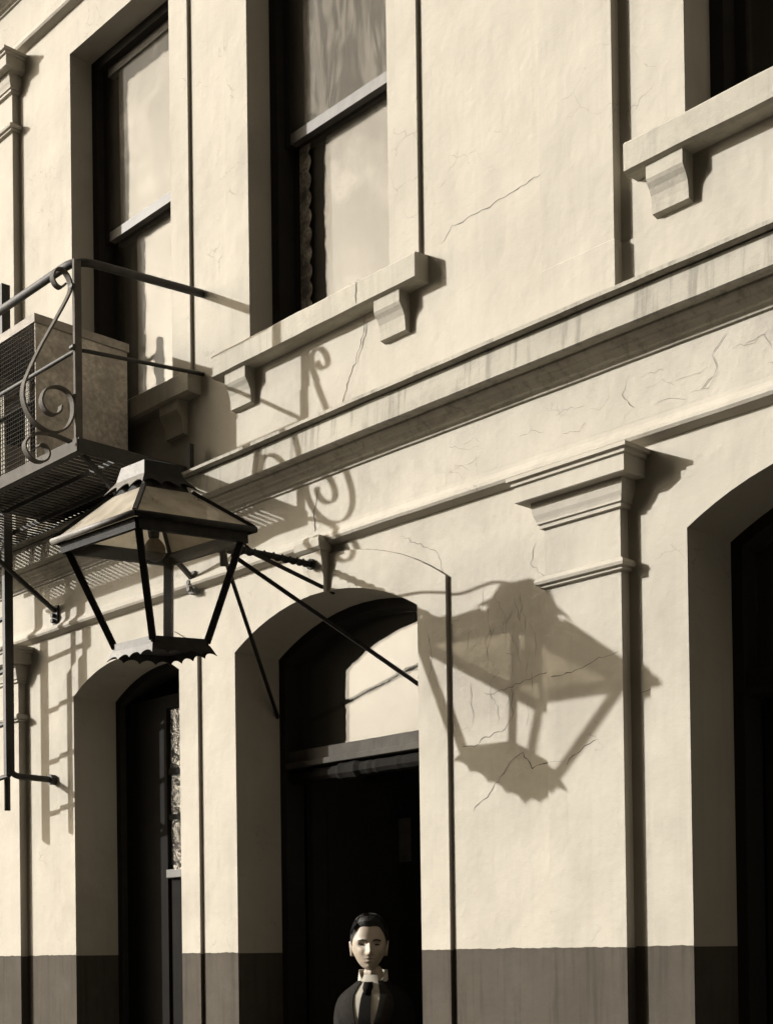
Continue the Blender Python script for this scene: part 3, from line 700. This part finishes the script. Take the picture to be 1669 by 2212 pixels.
# ------------------------------------------------------------------ the man in the doorway
PX, PY = -4.634, 0.222
MB().box(-5.29, -4.10, -0.02, 0.9, -0.04, 0.0045).build('doorstep', MPV, B)
Pn = thing('person', (PX, PY, 0), 'man in dark suit, white wing collar and tie standing in the middle doorway', 'person')
FACE = math.radians(-41)      # direction he faces in plan
BODY = math.radians(-58)
def sect(z):                  # torso cross-section: half width, half depth, forward offset
    tab = [(0.80, .175, .125, .0), (0.95, .185, .130, .0), (1.08, .172, .120, .0), (1.22, .180, .125, .01), (1.34, .188, .128, .01), (1.40, .180, .118, .0), (1.44, .160, .102, -.004), (1.47, .118, .082, -.010), (1.50, .072, .062, -.012), (1.53, .046, .044, -.012)]
    for a, b in zip(tab, tab[1:]):
        if a[0] <= z <= b[0]:
            t = (z-a[0])/(b[0]-a[0]); return [a[k]+(b[k]-a[k])*t for k in (1, 2, 3)]
    return list(tab[0][1:]) if z < tab[0][0] else list(tab[-1][1:])
def tors(th, z, off=0.0):     # th=0 is the front; local x = forward, y = his left
    hw, hd, fo = sect(z)
    c, s = math.cos(th), math.sin(th)
    e = 0.82
    f = (abs(c)**e)*(1 if c > 0 else -1); g = (abs(s)**e)*(1 if s > 0 else -1)
    lx, ly = fo+(hd+off)*f, (hw*0.86+off)*g
    cb, sb_ = math.cos(BODY), math.sin(BODY)
    return (PX+lx*cb-ly*sb_, PY+lx*sb_+ly*cb, z-0.006)
ZO = -0.006
HS = 1.03
def loc(lx, ly, z, ang=BODY): return (PX+lx*math.cos(ang)-ly*math.sin(ang), PY+lx*math.sin(ang)+ly*math.cos(ang), z+ZO)
zs = [0.80+0.0175*k for k in range(41)]
# limbs and trunk of the body, grown as one skin
J = {'pelvis': (0, 0, .92, .12), 'belly': (0, 0, 1.08, .11), 'chest': (.0, 0, 1.28, .09), 'neck0': (-.012, 0, 1.45, .050), 'neck1': (.0, 0, 1.58, .052)}
ed = [('pelvis', 'belly'), ('belly', 'chest'), ('chest', 'neck0'), ('neck0', 'neck1')]
for n_, s in (('l', 1), ('r', -1)):
    J.update({n_+'sh': (-.015, .105*s, 1.385, .036), n_+'el': (-.042, .172*s, 1.13, .034), n_+'wr': (.028, .217*s, .88, .025), n_+'pa': (.05, .222*s, .80, .030),
              n_+'hip': (0, .09*s, .88, .085), n_+'kn': (.02, .10*s, .50, .055), n_+'an': (-.02, .105*s, .09, .038), n_+'to': (.14, .12*s, .035, .032)})
    ed += [('chest', n_+'sh'), (n_+'sh', n_+'el'), (n_+'el', n_+'wr'), (n_+'wr', n_+'pa'), ('pelvis', n_+'hip'), (n_+'hip', n_+'kn'), (n_+'kn', n_+'an'), (n_+'an', n_+'to')]
    for f_ in range(4):
        fy = .225*s; fx = .05+(.022-.0145*f_)
        L_ = (.075, .085, .080, .062)[f_]
        J['%sf%da' % (n_, f_)] = (fx+.004, fy, .765, .0105); J['%sf%db' % (n_, f_)] = (fx+.010, fy-.008*s, .765-L_*.5, .009); J['%sf%dc' % (n_, f_)] = (fx+.008, fy-.028*s, .765-L_, .008)
        ed += [(n_+'pa', '%sf%da' % (n_, f_)), ('%sf%da' % (n_, f_), '%sf%db' % (n_, f_)), ('%sf%db' % (n_, f_), '%sf%dc' % (n_, f_))]
    J[n_+'t1'] = (.085, .210*s, .81, .011); J[n_+'t2'] = (.10, .195*s, .765, .009)
    ed += [(n_+'pa', n_+'t1'), (n_+'t1', n_+'t2')]
names = list(J); me = bpy.data.meshes.new('tmp')
me.from_pydata([loc(*J[k][:3]) for k in names], [(names.index(a), names.index(b)) for a, b in ed], [])
to = bpy.data.objects.new('tmp', me); col.objects.link(to)
to.modifiers.new('skin', 'SKIN')
for i, k in enumerate(names):
    me.skin_vertices[0].data[i].radius = (J[k][3], J[k][3]); me.skin_vertices[0].data[i].use_root = (k == 'pelvis')
ss = to.modifiers.new('sub', 'SUBSURF'); ss.levels = 1; ss.render_levels = 1
dg = bpy.context.evaluated_depsgraph_get(); ev = to.evaluated_get(dg).to_mesh()
bmv = [tuple(v.co) for v in ev.vertices]; bmf = [tuple(p.vertices) for p in ev.polygons]
to.evaluated_get(dg).to_mesh_clear(); bpy.data.objects.remove(to)
# head: sphere shaped into a face (local: x forward, y his left, z up)
HC = (0.016, 0, 1.672)
def hl(x, y, z):
    p = loc(HC[0]+x*HS, y*HS, HC[2]+z*HS, FACE); return (p[0]-0.012, p[1]-0.013, p[2])
def g(a, b, s): return math.exp(-((a-b)/s)**2)
def head_pt(th, ph, grow=0.0):
    c, s = math.cos(ph), math.sin(ph)
    c = max(0.0, c)**(0.78 if s > 0 else 0.70)
    x, y, z = c*math.cos(th), c*math.sin(th), s
    fr = max(0, math.cos(th))
    wy = 0.077*(1-0.30*max(0, -z)**1.4); dx_ = 0.098 if x < 0 else 0.092
    X_, Y_, Z_ = x*dx_*(1-0.10*max(0, -z)*(1 if x < 0 else 0.2)), y*wy, z*0.114
    if x > 0:
        X_ = min(X_, 0.092); flat = 0.010*max(0, -z)*fr**4; X_ += flat
        X_ += 0.034*g(Y_, 0, 0.0105)*g(Z_, -0.042, 0.013)*fr + 0.021*g(Y_, 0, 0.0085)*g(Z_, -0.020, 0.019)*fr   # nose
        X_ += 0.008*g(abs(Y_), 0.012, 0.007)*g(Z_, -0.048, 0.008)*fr                                          # nostril wings
        X_ -= 0.019*g(abs(Y_), 0.031, 0.015)*g(Z_, -0.009, 0.0125)*fr                                          # eye sockets
        X_ += 0.007*g(abs(Y_), 0.031, 0.010)*g(Z_, -0.012, 0.007)*fr                                           # eyeballs under lids
        X_ += 0.009*g(abs(Y_), 0.030, 0.022)*g(Z_, 0.009, 0.008)*fr                                           # brow
        X_ += 0.006*g(abs(Y_), 0.043, 0.016)*g(Z_, -0.038, 0.016)*fr                                          # cheekbone
        X_ += 0.009*g(Y_, 0, 0.020)*g(Z_, -0.066, 0.005)*fr + 0.010*g(Y_, 0, 0.017)*g(Z_, -0.079, 0.0055)*fr  # lips
        X_ -= 0.005*g(Y_, 0, 0.024)*g(Z_, -0.0725, 0.003)*fr
        X_ -= 0.005*g(Y_, 0, 0.020)*g(Z_, -0.089, 0.006)*fr
        X_ += 0.009*g(Y_, 0, 0.020)*g(Z_, -0.103, 0.012)*fr                                                   # chin
    k = 1+grow
    return hl(X_*k, Y_*k, Z_*k)
nt_, np_ = 96, 72
hv = [head_pt(2*PI*i/nt_, -PI/2+PI*j/np_) for j in range(1, np_) for i in range(nt_)]
hf = [((j)*nt_+i, j*nt_+(i+1) % nt_, (j+1)*nt_+(i+1) % nt_, (j+1)*nt_+i) for j in range(np_-2) for i in range(nt_)]
hf += [tuple(range(nt_-1, -1, -1)), tuple((np_-2)*nt_+i for i in range(nt_))]
body = MB(); body.add(bmv, bmf); body.add(hv, hf)
for s in (1, -1):             # ears
    rings = []
    for k in range(9):
        a = -PI/2+PI*k/8; zz = -0.026+0.033*math.sin(a); r = 0.017*math.cos(a)+0.002
        rings.append([hl(-0.006+r*math.cos(q*PI/4)+0.004*math.sin(a), s*(0.074+0.012*math.sin(a)*0.3+0.009*(0.4+0.6*abs(math.sin(q*PI/4)))*(1 if math.sin(q*PI/4)*s > 0 else -0.6)), zz) for q in range(8)])
    body.loft(rings)
bo = body.build('body', MSKIN, Pn, smooth=True)
rm = bo.modifiers.new('remesh', 'REMESH'); rm.mode = 'VOXEL'; rm.voxel_size = 0.0036; rm.use_smooth_shade = True
sm = bo.modifiers.new('smooth', 'SMOOTH'); sm.factor = 0.5; sm.iterations = 1
# eyes and brows
for s in (1, -1):
    for zc, hgt, xo, m_ in ((0.0075, 0.0034, 0.0065, MHAIR),):
        rows = []
        for k in range(9):
            yy = s*(0.014+0.034*k/8); th = math.asin(min(1, yy/0.078)); zz = zc+0.004*math.sin(PI*k/8)-0.0015*k/8
            xf_ = 0.092*math.cos(th)+0.007*0.6
            rows.append([hl(xf_+xo-0.004, yy, zz-hgt), hl(xf_+xo, yy, zz), hl(xf_+xo-0.004, yy, zz+hgt)])
        MB().loft(rows, closed=False, caps=False).build('eyebrow', m_, bo, smooth=True)
    er = []
    for k in range(9):
        a = -1+2*k/8; er.append([hl(0.0805-0.004*a*a, s*0.031+0.0125*a, -0.0105+dz_*math.sqrt(max(0.02, 1-a*a))) for dz_ in (-0.003, 0.0035)])
    MB().loft(er, closed=False, caps=False).build('eye', MHAIR, bo)
# hair: shell swept up from the forehead
hr = MB(); rows = []
for j in range(28):
    row = []
    for i in range(64):
        th = 2*PI*i/64; fr = max(0, math.cos(th))
        at = abs(((th+PI) % (2*PI))-PI)
        key = ((0, .58), (.45, .60), (.75, .56), (.95, .34), (1.15, .10), (1.32, -.16), (1.48, -.10), (1.62, .16), (1.85, .10), (2.0, -.22), (2.4, -.42), (3.2, -.48))
        for (a0, v0), (a1, v1) in zip(key, key[1:]):
            if a0 <= at <= a1: lowlim = v0+(v1-v0)*(at-a0)/(a1-a0)
        p0 = math.asin(lowlim); ph = p0+(PI/2-0.02-p0)*j/27
        edge = min(1, j/4)
        gr = edge*(0.045+0.20*max(0, math.sin(ph))**1.5*fr*max(0, 1-(j/16)**2)+0.03*max(0, math.sin(ph)))+0.012*math.sin(th*31+ph*6)+0.008*math.sin(th*13-ph*17)+0.03*max(0, math.sin(th*3-0.9))*fr*edge
        if j == 0: gr = 0.004
        row.append(head_pt(th, ph, gr) if True else None)
    rows.append(row)
ho = hr.loft(rows).build('hair', MHAIR, Pn, smooth=True)
sd = MB()
for k in range(260):          # loose locks combed up and over
    th = random.uniform(-1.5, 1.5) if k % 3 else random.uniform(-PI, PI); ph = random.uniform(0.92, 1.35) if abs(th) < 1.0 else random.uniform(0.2, 1.2)
    p = [Vector(head_pt(th+0.10*q, ph+0.16*q, 0.05+0.16*max(0, math.cos(th))*max(0, 1.2-ph)+0.03*math.sin(q*1.2)+random.uniform(0, .03))) for q in range(4)]
    sd.tube(p, [0.0016, 0.0024, 0.0020, 0.0006], 4)
sd.build('lock', MHAIR, ho, kind='stuff')
# jacket with sleeves
jk = MB()
jk.loft([[tors(2*PI*k/48, z, 0.012+0.004*math.sin(5*k+z*9)*0.6) for k in range(48)] for z in zs], caps=False)
for s in (1, -1):
    pts = [loc(*p) for p in ((-.012, .070*s, 1.440), (-.012, .104*s, 1.420), (-.016, .118*s, 1.385), (-.024, .130*s, 1.33), (-.034, .148*s, 1.25), (-.042, .172*s, 1.13), (-.015, .205*s, 1.02), (.02, .215*s, .90), (.028, .218*s, .865))]
    jk.tube(spline(pts, 4), [0.040+(0.056-0.040)*min(1, k/7) - 0.015*max(0, (k-8)/24) + 0.0022*math.sin(k*1.7) for k in range(33)], 16, upv=(0.3, 0.3, 1))
jo = jk.build('jacket', MSUIT, Pn, smooth=True)
jo.modifiers.new('sub', 'SUBSURF').render_levels = 1
def zone(th_of, z0, z1, off0, n=16, m=6):
    rows = []
    for i in range(n+1):
        z = z0+(z1-z0)*i/n; a, b = th_of((z-z0)/(z1-z0), z)
        rows.append([tors(a+(b-a)*k/m, z, off0) for k in range(m+1)])
    return MB().loft(rows, closed=False, caps=False)
V = lambda t: 0.02+0.40*t**1.15
zone(lambda t, z: (-V(t)-0.5*max(0, t-0.8), V(t)+0.5*max(0, t-0.8)), 1.17, 1.53, 0.0165).build('shirt', MSHI, Pn, smooth=True)
zone(lambda t, z: (-0.085-0.035*(1-t), 0.085+0.035*(1-t)), 1.17, 1.492, 0.024).build('tie', MTIE, Pn, smooth=True)
for s in (1, -1):
    zone(lambda t, z: (s*(V(t)-0.02), s*(V(t)+0.16+0.26*max(0, min(1, t/0.62)) - 0.10*max(0, (t-0.62)/0.38))), 1.16, 1.505, 0.0225).build('lapel', MLAP, jo, smooth=True)
# waistcoat edge seen either side of the tie
for s in (1, -1):
    zone(lambda t, z: (s*(0.05+0.20*t), s*(V(t)*0.6+0.06)), 1.165, 1.30, 0.0195).build('waistcoat', MSUIT, Pn, smooth=True)
# stiff collar with turned-down wings
cl = MB(); rows = []
for k in range(41):
    th = 0.06+(2*PI-0.12)*k/40; fr = max(0, math.cos(th))
    dp = 0.060*fr**1.2; pt_ = 0.016*max(0, 1-abs(abs(((th+PI) % (2*PI))-PI)-0.34)/0.34)
    an = BODY*0.5+FACE*0.5
    rows.append([loc(-0.004+0.062*math.cos(th), 0.062*math.sin(th), 1.470-dp*0.3, an), loc(0.002+0.060*math.cos(th), 0.060*math.sin(th), 1.552-dp, an), loc(0.002+0.063*math.cos(th), 0.063*math.sin(th), 1.553-dp, an), loc(0.005+0.070*math.cos(th), 0.067*math.sin(th), 1.508-dp*0.40-pt_, an)])
cl.loft(rows, closed=False, caps=False).build('collar', MSHI, Pn, smooth=True)
MB().loft([[loc(0.110-0.010*abs(a)+(1.5-z)*0.3, 0.018*a*wd_, z) for a in (-1, -.4, .4, 1)] + [loc(0.07, 0.019*a*wd_, z) for a in (1, -1)] for z, wd_ in ((1.500, 0.9), (1.475, 1.15), (1.445, 0.7))]).build('tie_knot', MTIE, Pn, smooth=True)
tr = MB()
for s in (1, -1):
    tr.loft([[loc(0.01+rx*math.cos(2*PI*k/20), .095*s+ry*math.sin(2*PI*k/20), z) for k in range(20)] for z, rx, ry in ((.94, .13, .092), (.80, .115, .09), (.5, .085, .075), (.06, .085, .07))])
tr.build('trousers', MSUIT, Pn, smooth=True)
for s in (1, -1):
    MB().loft([[loc(x+0.0, .11*s+wy*math.sin(2*PI*k/14), 0.0115+hz*(0.5-0.5*math.cos(2*PI*k/14))) for k in range(14)] for x, wy, hz in ((-.10, .02, .05), (-.085, .036, .09), (0, .045, .10), (.09, .050, .065), (.17, .040, .05), (.195, .015, .03))]).build('shoe', MHAIR, Pn, smooth=True)
